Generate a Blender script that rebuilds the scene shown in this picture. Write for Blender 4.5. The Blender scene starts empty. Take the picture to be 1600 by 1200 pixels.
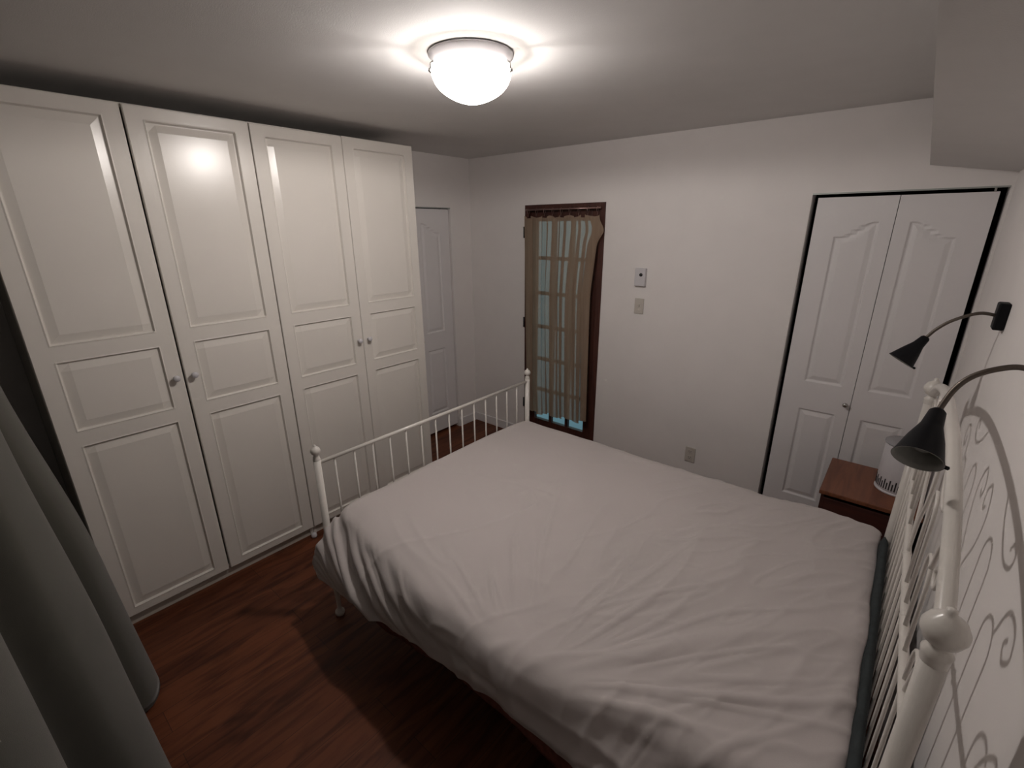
import bpy, bmesh, math, random
import numpy as np
from mathutils import Vector, Matrix, noise
random.seed(7)
S = bpy.context.scene
COL = S.collection
PI = math.pi

# ------------------------------------------------------------------ camera
cam_d = bpy.data.cameras.new('camera')
cam_d.sensor_width = 36.0
cam_d.lens = 36.0 * 730.39 / 1600.0
cam_d.clip_start = 0.01
cam = bpy.data.objects.new('camera', cam_d)
COL.objects.link(cam)
RR = ((0.76585074, 0.64299641, -0.00531645),
      (0.20050973, -0.24665958, -0.94813232),
      (-0.61095703, 0.72506184, -0.31783146))
M = Matrix(((RR[0][0], -RR[1][0], -RR[2][0], 2.6309),
            (RR[0][1], -RR[1][1], -RR[2][1], -0.1378),
            (RR[0][2], -RR[1][2], -RR[2][2], 1.8852),
            (0, 0, 0, 1)))
cam.matrix_world = M
S.camera = cam

# ------------------------------------------------------------------ world (overcast daylight behind the glazed door)
w = bpy.data.worlds.new('World')
S.world = w
w.use_nodes = True
bg = w.node_tree.nodes['Background']
_wt = w.node_tree
_tc = _wt.nodes.new('ShaderNodeTexCoord'); _sx = _wt.nodes.new('ShaderNodeSeparateXYZ'); _cr = _wt.nodes.new('ShaderNodeValToRGB'); _mr = _wt.nodes.new('ShaderNodeMapRange')
_wt.links.new(_tc.outputs['Generated'], _sx.inputs[0]); _wt.links.new(_sx.outputs['Z'], _mr.inputs['Value'])
_mr.inputs['From Min'].default_value = -0.5; _mr.inputs['From Max'].default_value = 0.3
_wt.links.new(_mr.outputs[0], _cr.inputs[0])
_cr.color_ramp.elements[0].position = 0.0; _cr.color_ramp.elements[0].color = (0.06, 0.115, 0.145, 1)
_cr.color_ramp.elements[1].position = 1.0; _cr.color_ramp.elements[1].color = (0.50, 0.72, 0.74, 1)
_e = _cr.color_ramp.elements.new(0.22); _e.color = (0.15, 0.245, 0.28, 1)
_wt.links.new(_cr.outputs[0], bg.inputs[0])
bg.inputs[1].default_value = 1.0
S.view_settings.view_transform = 'Standard'
S.view_settings.look = 'None'
S.view_settings.exposure = 0.0
S.view_settings.gamma = 1.0
S.view_settings.use_curve_mapping = False
LAMP_STRENGTH = 3.4        # glow of the ceiling bowl
BULB_WATTS = 22.5          # bare bulb inside it
DOWN_WATTS = 40.0          # added spot: carries most of the light down, sparing the ceiling

# ------------------------------------------------------------------ materials
def mat(name, col, rough=0.5, metal=0.0, var=0.0, vscale=6.0, bump=0.0, bscale=200.0, spec=0.5, coat=0.0, sheen=0.0):
    m = bpy.data.materials.new(name)
    m.use_nodes = True
    nt = m.node_tree
    b = nt.nodes['Principled BSDF']
    b.inputs['Roughness'].default_value = rough
    b.inputs['Metallic'].default_value = metal
    b.inputs['Specular IOR Level'].default_value = spec
    b.inputs['Coat Weight'].default_value = coat
    b.inputs['Sheen Weight'].default_value = sheen
    tc = nt.nodes.new('ShaderNodeTexCoord')
    n = nt.nodes.new('ShaderNodeTexNoise')
    n.inputs['Scale'].default_value = vscale
    n.inputs['Detail'].default_value = 5
    nt.links.new(tc.outputs['Object'], n.inputs['Vector'])
    r = nt.nodes.new('ShaderNodeValToRGB')
    r.color_ramp.elements[0].position = 0.3
    r.color_ramp.elements[1].position = 0.7
    r.color_ramp.elements[0].color = tuple(c * (1 - var) for c in col) + (1,)
    r.color_ramp.elements[1].color = tuple(min(1, c * (1 + var)) for c in col) + (1,)
    nt.links.new(n.outputs[0], r.inputs[0])
    nt.links.new(r.outputs[0], b.inputs['Base Color'])
    if bump > 0:
        n2 = nt.nodes.new('ShaderNodeTexNoise')
        n2.inputs['Scale'].default_value = bscale
        n2.inputs['Detail'].default_value = 3
        nt.links.new(tc.outputs['Object'], n2.inputs['Vector'])
        bp = nt.nodes.new('ShaderNodeBump')
        bp.inputs['Strength'].default_value = bump
        bp.inputs['Distance'].default_value = 0.002
        nt.links.new(n2.outputs[0], bp.inputs['Height'])
        nt.links.new(bp.outputs[0], b.inputs['Normal'])
    return m

def wood(name, c0, c1, axis='X', scale=3.0, rough=0.45, knots=True):
    m = bpy.data.materials.new(name)
    m.use_nodes = True
    nt = m.node_tree
    b = nt.nodes['Principled BSDF']
    b.inputs['Roughness'].default_value = rough
    tc = nt.nodes.new('ShaderNodeTexCoord')
    mp = nt.nodes.new('ShaderNodeMapping')
    mp.inputs['Scale'].default_value = (1, 9, 9) if axis == 'X' else ((9, 1, 9) if axis == 'Y' else (9, 9, 1))
    nt.links.new(tc.outputs['Object'], mp.inputs[0])
    n = nt.nodes.new('ShaderNodeTexNoise')
    n.inputs['Scale'].default_value = scale
    n.inputs['Detail'].default_value = 8
    n.inputs['Distortion'].default_value = 1.2
    nt.links.new(mp.outputs[0], n.inputs['Vector'])
    r = nt.nodes.new('ShaderNodeValToRGB')
    r.color_ramp.elements[0].position = 0.35
    r.color_ramp.elements[1].position = 0.68
    r.color_ramp.elements[0].color = c0 + (1,)
    r.color_ramp.elements[1].color = c1 + (1,)
    nt.links.new(n.outputs[0], r.inputs[0])
    out = r.outputs[0]
    if knots:
        v = nt.nodes.new('ShaderNodeTexVoronoi')
        v.inputs['Scale'].default_value = 4.5
        nt.links.new(tc.outputs['Object'], v.inputs['Vector'])
        rk = nt.nodes.new('ShaderNodeValToRGB')
        rk.color_ramp.elements[0].position = 0.03
        rk.color_ramp.elements[1].position = 0.09
        rk.color_ramp.elements[0].color = (0.25, 0.2, 0.18, 1)
        rk.color_ramp.elements[1].color = (1, 1, 1, 1)
        nt.links.new(v.outputs['Distance'], rk.inputs[0])
        mx = nt.nodes.new('ShaderNodeMixRGB')
        mx.blend_type = 'MULTIPLY'
        mx.inputs[0].default_value = 0.8
        nt.links.new(out, mx.inputs[1])
        nt.links.new(rk.outputs[0], mx.inputs[2])
        out = mx.outputs[0]
    nt.links.new(out, b.inputs['Base Color'])
    return m

def floor_mat():
    m = bpy.data.materials.new('laminate')
    m.use_nodes = True
    nt = m.node_tree
    b = nt.nodes['Principled BSDF']
    b.inputs['Roughness'].default_value = 0.5
    b.inputs['Specular IOR Level'].default_value = 0.25
    tc = nt.nodes.new('ShaderNodeTexCoord')
    mp = nt.nodes.new('ShaderNodeMapping')
    mp.inputs['Rotation'].default_value = (0, 0, PI / 2)
    nt.links.new(tc.outputs['Object'], mp.inputs[0])
    br = nt.nodes.new('ShaderNodeTexBrick')
    br.inputs['Scale'].default_value = 1.0
    br.inputs['Brick Width'].default_value = 1.2
    br.inputs['Row Height'].default_value = 0.125
    br.inputs['Mortar Size'].default_value = 0.0012
    br.inputs['Color1'].default_value = (0.100, 0.030, 0.013, 1)
    br.inputs['Color2'].default_value = (0.145, 0.046, 0.020, 1)
    br.inputs['Mortar'].default_value = (0.045, 0.018, 0.01, 1)
    nt.links.new(mp.outputs[0], br.inputs['Vector'])
    mp2 = nt.nodes.new('ShaderNodeMapping')
    mp2.inputs['Scale'].default_value = (14, 2.0, 1)
    nt.links.new(tc.outputs['Object'], mp2.inputs[0])
    n = nt.nodes.new('ShaderNodeTexNoise')
    n.inputs['Scale'].default_value = 1.6
    n.inputs['Detail'].default_value = 7
    n.inputs['Distortion'].default_value = 1.0
    nt.links.new(mp2.outputs[0], n.inputs['Vector'])
    r = nt.nodes.new('ShaderNodeValToRGB')
    r.color_ramp.elements[0].position = 0.34
    r.color_ramp.elements[1].position = 0.6
    r.color_ramp.elements[0].color = (0.5, 0.44, 0.4, 1)
    r.color_ramp.elements[1].color = (1.12, 1.1, 1.05, 1)
    nt.links.new(n.outputs[0], r.inputs[0])
    mx = nt.nodes.new('ShaderNodeMixRGB')
    mx.blend_type = 'MULTIPLY'
    mx.inputs[0].default_value = 1
    nt.links.new(br.outputs[0], mx.inputs[1])
    nt.links.new(r.outputs[0], mx.inputs[2])
    nt.links.new(mx.outputs[0], b.inputs['Base Color'])
    return m

MW = mat('wall_paint', (0.78, 0.745, 0.725), 0.75, var=0.015, bump=0.12, bscale=350)
MC = mat('ceiling_paint', (0.66, 0.645, 0.63), 0.85, var=0.02, bump=0.25, bscale=260)
MDOOR = mat('door_paint', (0.74, 0.715, 0.715), 0.5, var=0.01, bump=0.08, bscale=300)
MWARD = mat('wardrobe_foil', (0.74, 0.70, 0.645), 0.27, var=0.01, spec=0.5)
MWPLINTH = mat('wardrobe_plinth', (0.55, 0.51, 0.45), 0.5)
MBLACK = mat('closet_shade_black', (0.02, 0.018, 0.017), 0.9)
MTRACK = mat('track_metal', (0.40, 0.42, 0.40), 0.45, metal=0.5)
MBROWN = wood('dark_frame_wood', (0.040, 0.011, 0.008), (0.075, 0.022, 0.014), 'Z', 3, 0.5, False)
MPINE = wood('pine', (0.13, 0.042, 0.019), (0.215, 0.076, 0.035), 'Y', 2.4, 0.42, True)
MMAHO = wood('mahogany', (0.035, 0.008, 0.006), (0.07, 0.018, 0.012), 'X', 2.4, 0.5, False)
MFLOOR = floor_mat()
MBED = mat('bed_enamel', (0.66, 0.625, 0.58), 0.28, var=0.015, vscale=20, coat=0.2)
MDUVET = mat('duvet_cotton', (0.50, 0.455, 0.44), 0.85, var=0.012, vscale=3, bump=0.25, bscale=900, sheen=0.2, spec=0.2)
MMATT = mat('mattress_cloth', (0.040, 0.047, 0.049), 0.9, var=0.15, vscale=30, bump=0.3, bscale=500, spec=0.2)
MRUST = mat('rust_cloth', (0.17, 0.062, 0.045), 0.9, var=0.3, vscale=40, bump=0.3, bscale=500, spec=0.2)
MCURT = mat('grey_curtain_cloth', (0.066, 0.063, 0.050), 0.9, var=0.04, vscale=3, bump=0.3, bscale=700, sheen=0.3, spec=0.2)
MPLW = mat('white_plastic', (0.62, 0.60, 0.62), 0.4, var=0.01)
MPLI = mat('ivory_plastic', (0.55, 0.51, 0.46), 0.4, var=0.01)
MDKP = mat('dark_plastic', (0.015, 0.015, 0.017), 0.45, var=0.1)
MSHADE = mat('black_metal', (0.0035, 0.0035, 0.005), 0.55, var=0.1, spec=0.18)
MSHIN = mat('shade_lining', (0.24, 0.24, 0.225), 0.5)
MGOOSE = mat('gooseneck_metal', (0.11, 0.09, 0.075), 0.45, metal=0.7, var=0.1, vscale=60)
MCHROME = mat('steel', (0.45, 0.44, 0.42), 0.25, metal=1.0, var=0.03)
MBRASS = mat('dull_rod', (0.30, 0.20, 0.18), 0.3, metal=0.9)

def glass_mat():
    m = bpy.data.materials.new('window_glass')
    m.use_nodes = True
    nt = m.node_tree
    nt.nodes.clear()
    o = nt.nodes.new('ShaderNodeOutputMaterial')
    t = nt.nodes.new('ShaderNodeBsdfTransparent')
    t.inputs[0].default_value = (0.9, 0.96, 0.97, 1)
    g = nt.nodes.new('ShaderNodeBsdfGlossy')
    g.inputs['Roughness'].default_value = 0.03
    x = nt.nodes.new('ShaderNodeMixShader')
    f = nt.nodes.new('ShaderNodeFresnel')
    f.inputs[0].default_value = 1.3
    nt.links.new(f.outputs[0], x.inputs[0])
    nt.links.new(t.outputs[0], x.inputs[1])
    nt.links.new(g.outputs[0], x.inputs[2])
    nt.links.new(x.outputs[0], o.inputs[0])
    return m
MGLASS = glass_mat()

def sheer_mat():
    m = bpy.data.materials.new('beige_sheer_cloth')
    m.use_nodes = True
    nt = m.node_tree
    nt.nodes.clear()
    o = nt.nodes.new('ShaderNodeOutputMaterial')
    d = nt.nodes.new('ShaderNodeBsdfDiffuse')
    tl = nt.nodes.new('ShaderNodeBsdfTranslucent')
    tp = nt.nodes.new('ShaderNodeBsdfTransparent')
    tc = nt.nodes.new('ShaderNodeTexCoord')
    mp = nt.nodes.new('ShaderNodeMapping')
    mp.inputs['Scale'].default_value = (60, 60, 3)
    n = nt.nodes.new('ShaderNodeTexNoise')
    n.inputs['Scale'].default_value = 1.0
    n.inputs['Detail'].default_value = 4
    r = nt.nodes.new('ShaderNodeValToRGB')
    r.color_ramp.elements[0].color = (0.32, 0.225, 0.16, 1)
    r.color_ramp.elements[1].color = (0.46, 0.35, 0.26, 1)
    nt.links.new(tc.outputs['Object'], mp.inputs[0])
    nt.links.new(mp.outputs[0], n.inputs['Vector'])
    nt.links.new(n.outputs[0], r.inputs[0])
    nt.links.new(r.outputs[0], d.inputs[0])
    nt.links.new(r.outputs[0], tl.inputs[0])
    a = nt.nodes.new('ShaderNodeMixShader'); a.inputs[0].default_value = 0.30
    nt.links.new(d.outputs[0], a.inputs[1]); nt.links.new(tl.outputs[0], a.inputs[2])
    c = nt.nodes.new('ShaderNodeMixShader'); c.inputs[0].default_value = 0.17
    nt.links.new(a.outputs[0], c.inputs[1]); nt.links.new(tp.outputs[0], c.inputs[2])
    nt.links.new(c.outputs[0], o.inputs[0])
    return m
MSHEER = sheer_mat()

def emit_mat():
    m = bpy.data.materials.new('lit_frosted_glass')
    m.use_nodes = True
    b = m.node_tree.nodes['Principled BSDF']
    b.inputs['Base Color'].default_value = (0.9, 0.88, 0.84, 1)
    b.inputs['Roughness'].default_value = 0.3
    b.inputs['Emission Color'].default_value = (1.0, 0.96, 0.93, 1)
    b.inputs['Emission Strength'].default_value = LAMP_STRENGTH
    nt = m.node_tree
    t = nt.nodes.new('ShaderNodeBsdfTransparent'); t.inputs[0].default_value = (1, 0.98, 0.96, 1)
    x = nt.nodes.new('ShaderNodeMixShader'); x.inputs[0].default_value = 0.6
    nt.links.new(b.outputs[0], x.inputs[1]); nt.links.new(t.outputs[0], x.inputs[2])
    nt.links.new(x.outputs[0], nt.nodes['Material Output'].inputs[0])
    return m
MLIT = emit_mat()

# ------------------------------------------------------------------ mesh helpers
def link(name, me, m, parent=None, smooth=False):
    o = bpy.data.objects.new(name, me)
    COL.objects.link(o)
    if isinstance(m, (list, tuple)):
        for k in m: me.materials.append(k)
    else:
        me.materials.append(m)
    if smooth:
        for p in me.polygons: p.use_smooth = True
    if parent is not None:
        o.parent = parent
        o.matrix_parent_inverse = Matrix.Translation(parent.location).inverted()
    return o

def pyd(name, v, f, m, parent=None, smooth=False):
    me = bpy.data.meshes.new(name)
    me.from_pydata([tuple(map(float, a)) for a in v], [], [tuple(int(i) for i in a) for a in f])
    me.update()
    return link(name, me, m, parent, smooth)

def bmo(name, bm, m, parent=None, smooth=False):
    bmesh.ops.recalc_face_normals(bm, faces=bm.faces)
    me = bpy.data.meshes.new(name)
    bm.to_mesh(me); bm.free()
    return link(name, me, m, parent, smooth)

def addbox(bm, x0, x1, y0, y1, z0, z1, bev=0.0, seg=2):
    b2 = bmesh.new()
    bmesh.ops.create_cube(b2, size=1)
    for v in b2.verts:
        v.co = Vector(((x0 + x1) / 2 + v.co.x * (x1 - x0), (y0 + y1) / 2 + v.co.y * (y1 - y0), (z0 + z1) / 2 + v.co.z * (z1 - z0)))
    if bev > 0:
        bmesh.ops.bevel(b2, geom=list(b2.edges), offset=bev, segments=seg, affect='EDGES', profile=0.5)
    merge(bm, b2)

def merge(bm, b2):
    mp = {}
    for v in b2.verts: mp[v] = bm.verts.new(v.co)
    for f in b2.faces:
        try:
            nf = bm.faces.new([mp[v] for v in f.verts]); nf.smooth = f.smooth
        except ValueError: pass
    b2.free()

def box(name, x0, x1, y0, y1, z0, z1, m, parent=None, bev=0.0, seg=2):
    bm = bmesh.new()
    addbox(bm, x0, x1, y0, y1, z0, z1, bev, seg)
    return bmo(name, bm, m, parent)

def addtube(bm, pts, rad, n=12, caps=True):
    pts = [Vector(p) for p in pts]
    if not isinstance(rad, (list, tuple)): rad = [rad] * len(pts)
    rings = []
    t0 = (pts[1] - pts[0]).normalized()
    up = Vector((0, 0, 1)) if abs(t0.z) < 0.9 else Vector((1, 0, 0))
    nrm = t0.cross(up).normalized()
    for i, p in enumerate(pts):
        if i == 0: t = t0
        elif i == len(pts) - 1: t = (pts[i] - pts[i - 1]).normalized()
        else: t = (pts[i + 1] - pts[i - 1]).normalized()
        nrm = (nrm - t * nrm.dot(t)).normalized()
        b = t.cross(nrm)
        rings.append([bm.verts.new(p + (nrm * math.cos(2 * PI * k / n) + b * math.sin(2 * PI * k / n)) * rad[i]) for k in range(n)])
    for a, b in zip(rings, rings[1:]):
        for k in range(n):
            f = bm.faces.new((a[k], a[(k + 1) % n], b[(k + 1) % n], b[k])); f.smooth = True
    if caps:
        bm.faces.new(rings[0][::-1]); bm.faces.new(rings[-1])

def tube(name, pts, rad, m, parent=None, n=12):
    bm = bmesh.new(); addtube(bm, pts, rad, n)
    return bmo(name, bm, m, parent)

def addlathe(bm, prof, origin, axis=(0, 0, 1), n=28, matidx=0):
    ax = Vector(axis).normalized()
    up = Vector((1, 0, 0)) if abs(ax.x) < 0.9 else Vector((0, 1, 0))
    u = ax.cross(up).normalized(); v = ax.cross(u)
    o = Vector(origin)
    rings = []
    for r, h in prof:
        if r < 1e-6: rings.append([bm.verts.new(o + ax * h)])
        else: rings.append([bm.verts.new(o + ax * h + (u * math.cos(2 * PI * k / n) + v * math.sin(2 * PI * k / n)) * r) for k in range(n)])
    for a, b in zip(rings, rings[1:]):
        for k in range(n):
            if len(a) == 1 and len(b) == 1: continue
            if len(a) == 1: f = bm.faces.new((a[0], b[(k + 1) % n], b[k]))
            elif len(b) == 1: f = bm.faces.new((a[k], a[(k + 1) % n], b[0]))
            else: f = bm.faces.new((a[k], a[(k + 1) % n], b[(k + 1) % n], b[k]))
            f.smooth = True; f.material_index = matidx

def lathe(name, prof, origin, m, parent=None, axis=(0, 0, 1), n=28):
    bm = bmesh.new(); addlathe(bm, prof, origin, axis, n)
    return bmo(name, bm, m, parent)

def spline(P, n=8):
    P = [Vector(p) for p in P]
    Q = [P[0] * 2 - P[1]] + P + [P[-1] * 2 - P[-2]]
    out = []
    for i in range(1, len(Q) - 2):
        a, b, c, d = Q[i - 1:i + 3]
        for k in range(n):
            t = k / n
            out.append(0.5 * ((2 * b) + (c - a) * t + (2 * a - 5 * b + 4 * c - d) * t * t + (3 * b - a - 3 * c + d) * t ** 3))
    out.append(P[-1])
    return out

def thing(name, label, cat, loc, group=None, kind=None):
    o = bpy.data.objects.new(name, None)
    COL.objects.link(o)
    o.location = loc
    o.empty_display_size = 0.1
    if label: o['label'] = label
    if cat: o['category'] = cat
    if group: o['group'] = group
    if kind: o['kind'] = kind
    return o

def tag(o, label, cat, group=None):
    o['label'] = label; o['category'] = cat
    if group: o['group'] = group
    return o

def struct(o, label, cat):
    o['kind'] = 'structure'; o['label'] = label; o['category'] = cat
    return o

# ------------------------------------------------------------------ room shell
XL, XR, YF, YB, ZC = -0.547, 2.900, -0.60, 3.061, 2.453
T = 0.12
struct(box('floor', XL - T, XR + T, YF - T, YB + T, -0.06, 0, MFLOOR), 'reddish brown laminate floor planks running under the bed', 'floor')
struct(box('ceiling', XL - T, XR + T, YF - T, YB + T, ZC, ZC + 0.1, MC), 'pale grey textured ceiling around the round light', 'ceiling')

def holed_wall(name, axis, c0, c1, a0, a1, z0, z1, holes, m):
    """wall slab; axis 'y' = faces along y (spans x), holes: list of (a0,a1,z0,z1) touching z0"""
    bm = bmesh.new()
    def bx(p, q, r, s):
        if q - p < 1e-5 or s - r < 1e-5: return
        if axis == 'y': addbox(bm, p, q, c0, c1, r, s)
        else: addbox(bm, c0, c1, p, q, r, s)
    cur = a0
    for h in sorted(holes):
        bx(cur, h[0], z0, z1)
        bx(h[0], h[1], h[3], z1)
        cur = h[1]
    bx(cur, a1, z0, z1)
    return bmo(name, bm, m)

DW = (0.087, 0.833, 0, 2.055)       # glazed door
DC = (2.116, 2.889, 0, 2.052)       # bifold closet, back wall
DL = (2.050, 2.818, 0, 2.046)       # bifold closet, left wall
struct(holed_wall('wall_back', 'y', YB, YB + T, XL - T, XR + T, 0, ZC, [DW, DC], MW), 'long off-white wall holding the glazed door and bifold closet', 'wall')
struct(holed_wall('wall_left', 'x', XL - T, XL, YF - T, YB, 0, ZC, [DL], MW), 'white wall behind the tall wardrobes with a narrow bifold door', 'wall')
struct(box('wall_right', XR, XR + T, YF - T, YB, 0, ZC, MW), 'off-white wall behind the headboard carrying two reading lamps', 'wall')
struct(box('wall_front', XL, XR, YF - T, YF, 0, ZC, MW), 'off-white wall behind the grey-green curtain', 'wall')

# closet interiors (unlit darkness painted in as near-black walls)
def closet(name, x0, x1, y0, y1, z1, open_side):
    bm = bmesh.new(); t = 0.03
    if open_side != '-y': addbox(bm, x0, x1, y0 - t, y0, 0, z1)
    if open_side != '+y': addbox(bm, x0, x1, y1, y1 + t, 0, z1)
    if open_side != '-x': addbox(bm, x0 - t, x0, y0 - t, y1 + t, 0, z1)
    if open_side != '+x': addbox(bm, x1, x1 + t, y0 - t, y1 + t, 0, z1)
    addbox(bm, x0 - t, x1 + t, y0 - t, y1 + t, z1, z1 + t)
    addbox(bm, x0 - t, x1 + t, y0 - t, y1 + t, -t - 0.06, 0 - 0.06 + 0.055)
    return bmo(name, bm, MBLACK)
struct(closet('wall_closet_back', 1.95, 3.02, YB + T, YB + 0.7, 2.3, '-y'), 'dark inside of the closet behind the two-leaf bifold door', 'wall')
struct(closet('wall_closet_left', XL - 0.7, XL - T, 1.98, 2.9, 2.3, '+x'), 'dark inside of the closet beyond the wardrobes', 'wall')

# soffit along the right wall
sv = [(2.585, 2.160), (2.900, 2.109), (2.900, ZC), (2.585, ZC)]
V = [(x, YF, z) for x, z in sv] + [(x, YB, z) for x, z in sv]
F = [(0, 1, 2, 3), (7, 6, 5, 4)] + [(i, i + 4, (i + 1) % 4 + 4, (i + 1) % 4) for i in range(4)]
struct(pyd('trim_1', V, F, MC), 'boxed-in ceiling soffit running above the headboard wall', 'soffit')

def baseboard(name, x0, x1, y0, y1, lab):
    bm = bmesh.new()
    addbox(bm, x0, x1, y0, y1, 0, 0.082, 0.003)
    struct(bmo(name, bm, MDOOR), lab, 'baseboard')
baseboard('baseboard_left', XL, XL + 0.012, DL[1] + 0.004, YB, 'short white baseboard between the narrow bifold door and corner')
baseboard('baseboard_back', XL + 0.012, DW[0] - 0.004, YB - 0.012, YB, 'white baseboard between the room corner and glazed door')
baseboard('baseboard_back_middle', DW[1] + 0.004, DC[0] - 0.004, YB - 0.012, YB, 'white baseboard between the glazed door and bifold closet')
baseboard('baseboard_right', XR - 0.012, XR, YF, YB, 'white baseboard along the headboard wall')

# ------------------------------------------------------------------ moulded bifold leaves (real relief)
def leaf_mesh(W, H, panels, thick=0.03):
    """panels: (x0,x1,z0,ztop_func,ztop_lo,ztop_hi); returns verts (u, depth, v) with depth>0 toward viewer"""
    def lines(L, keys, coarse):
        s = set([0.0, L])
        for k in keys:
            for d in np.arange(-0.006, 0.0421, 0.004): s.add(round(k + d, 4)); s.add(round(k - d, 4))
        for a in np.arange(0, L, coarse): s.add(round(float(a), 4))
        return sorted(a for a in s if 0 <= a <= L)
    kx = []; kz = []
    for p in panels:
        kx += [p[0], p[1]]; kz += [p[2], p[5]]
        if p[4] != p[5]:
            kz += list(np.arange(p[4] - 0.03, p[5] + 0.01, 0.03))
    us = lines(W, kx, 0.03); vs = lines(H, kz, 0.08)
    def prof(d):            # d = distance inside panel outline
        if d <= 0: return 0.0
        if d < 0.010: return -0.009 * math.sin(d / 0.010 * PI / 2)
        if d < 0.014: return -0.009
        if d < 0.036: return -0.009 + 0.007 * (d - 0.014) / 0.022
        return -0.002
    V = []; F = []
    for v in vs:
        for u in us:
            dep = 0.0
            for (x0, x1, z0, zt, lo, hi) in panels:
                if x0 < u < x1 and v > z0:
                    top = zt(u)
                    if v < top:
                        dz = (top - v)
                        e = (zt(u + 0.002) - zt(u - 0.002)) / 0.004
                        dz = dz / math.sqrt(1 + e * e)
                        dep = prof(min(u - x0, x1 - u, v - z0, dz))
            V.append((u, dep, v))
    n = len(us)
    for j in range(len(vs) - 1):
        for i in range(n - 1):
            F.append((j * n + i, j * n + i + 1, (j + 1) * n + i + 1, (j + 1) * n + i))
    # sides and back
    c = len(V)
    cs = [(0, 0), (W, 0), (W, H), (0, H)]
    for a, b in cs: V.append((a, 0.0, b))
    for a, b in cs: V.append((a, -thick, b))
    for k in range(4): F.append((c + k, c + 4 + k, c + 4 + (k + 1) % 4, c + (k + 1) % 4))
    F.append((c + 7, c + 6, c + 5, c + 4))
    return V, F

def bifold(name, label, cat, place, W, H, gap, z0, loc, knob_at, mirror=False):
    """place(u, depth, v) -> world; two leaves"""
    root = thing(name, label, cat, loc, kind='structure')
    lw = (W - gap * 2) / 2
    sx0, sx1 = 0.108, lw - 0.062
    def sm(t):
        t = max(0, min(1, t)); return t * t * (3 - 2 * t)
    def left_top(u): return 1.815 + 0.075 * sm((u - sx0 - 0.03) / (sx1 - sx0 - 0.05))
    def right_top(u): return 1.815 + 0.075 * sm((sx1p - u - 0.03) / (sx1p - sx0p - 0.05))
    sx0p, sx1p = 0.062, lw - 0.108
    PL = [(sx0, sx1, 0.99 - z0, left_top, 1.815, 1.89), (sx0, sx1, 0.22 - z0, lambda u: 0.80, 0.80, 0.80)]
    PR = [(sx0p, sx1p, 0.99 - z0, right_top, 1.815, 1.89), (sx0p, sx1p, 0.22 - z0, lambda u: 0.80, 0.80, 0.80)]
    for k, P in enumerate((PL, PR)):
        V, F = leaf_mesh(lw - 0.002, H, P)
        u0 = gap + k * (lw + 0.001)
        Vw = [place(u0 + a, b, z0 + c) for a, b, c in V]
        o = pyd('door_leaf', Vw, F, MDOOR, root)
        if k == 0: lf = o
    return root, lf

cl, clf = bifold('door_1', 'white two-leaf bifold closet door framed by dark gaps beside the headboard', 'door',
            lambda u, d, v: (DC[0] + u, YB + 0.022 - d, v), DC[1] - DC[0], 2.018, 0.027, 0.012, (DC[0], YB + 0.03, 0), None)
lathe('knob', [(0.005, -0.006), (0.006, 0.012), (0.013, 0.020), (0.014, 0.028), (0.009, 0.034), (0, 0.035)], (2.478, YB + 0.022, 0.89), MCHROME, cl, (0, -1, 0), 20)
box('track', DC[0], DC[1], YB - 0.002, YB + 0.012, 2.046, 2.053, MTRACK, cl)
box('hinge_pivot', DC[1] - 0.05, DC[1] - 0.042, YB + 0.02, YB + 0.03, 2.028, 2.05, MCHROME, cl)

dl, dlf = bifold('door_2', 'narrow white bifold door seen beyond the end of the wardrobes', 'door',
            lambda u, d, v: (XL - 0.022 + d, DL[0] + u, v), DL[1] - DL[0], 2.005, 0.006, 0.03, (XL - 0.03, DL[0], 0), None)
lathe('knob', [(0.005, -0.006), (0.006, 0.012), (0.013, 0.020), (0.014, 0.028), (0.009, 0.034), (0, 0.035)], (XL - 0.022, 2.40, 0.89), MCHROME, dl, (1, 0, 0), 20)
box('track', XL - 0.03, XL + 0.001, DL[0], DL[1], 2.041, 2.048, MTRACK, dl)

# ------------------------------------------------------------------ glazed exterior door
d3 = thing('door_3', 'narrow glazed door in a dark brown wooden frame behind the beige curtain', 'door', (0.46, YB + 0.03, 0), kind='structure')
x0, x1, _, zt = DW
bm = bmesh.new()
addbox(bm, x0, x0 + 0.035, YB - 0.004, YB + 0.11, 0, zt, 0.002)
addbox(bm, x1 - 0.045, x1, YB - 0.004, YB + 0.11, 0, zt, 0.002)
addbox(bm, x0 + 0.035, x1 - 0.045, YB - 0.004, YB + 0.11, zt - 0.04, zt, 0.002)
addbox(bm, x0 + 0.035, x1 - 0.045, YB - 0.004, YB + 0.11, 0, 0.02, 0.002)
bmo('door_frame', bm, MBROWN, d3)
gx0, gx1, gz0, gz1 = 0.176, 0.70, 0.195, 1.93
bm = bmesh.new()
ya, yb = YB + 0.035, YB + 0.078
addbox(bm, x0 + 0.037, gx0, ya, yb, 0.022, zt - 0.042, 0.003)
addbox(bm, gx1, x1 - 0.047, ya, yb, 0.022, zt - 0.042, 0.003)
addbox(bm, gx0, gx1, ya, yb, gz1, zt - 0.042, 0.003)
addbox(bm, gx0, gx1, ya, yb, 0.022, gz0, 0.003)
sash = bmo('door_leaf', bm, MBROWN, d3)
bm = bmesh.new()
for k in (1, 2):
    xx = gx0 + (gx1 - gx0) * k / 3
    addbox(bm, xx - 0.014, xx + 0.014, ya + 0.004, yb - 0.004, gz0, gz1, 0.003)
for k in range(1, 6):
    zz = gz0 + (gz1 - gz0) * k / 6
    addbox(bm, gx0, gx1, ya + 0.006, yb - 0.006, zz - 0.014, zz + 0.014, 0.003)
bmo('glazing_bars', bm, MBROWN, sash)
box('glass_pane', gx0, gx1, ya + 0.019, ya + 0.023, gz0, gz1, MGLASS, sash)
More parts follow.
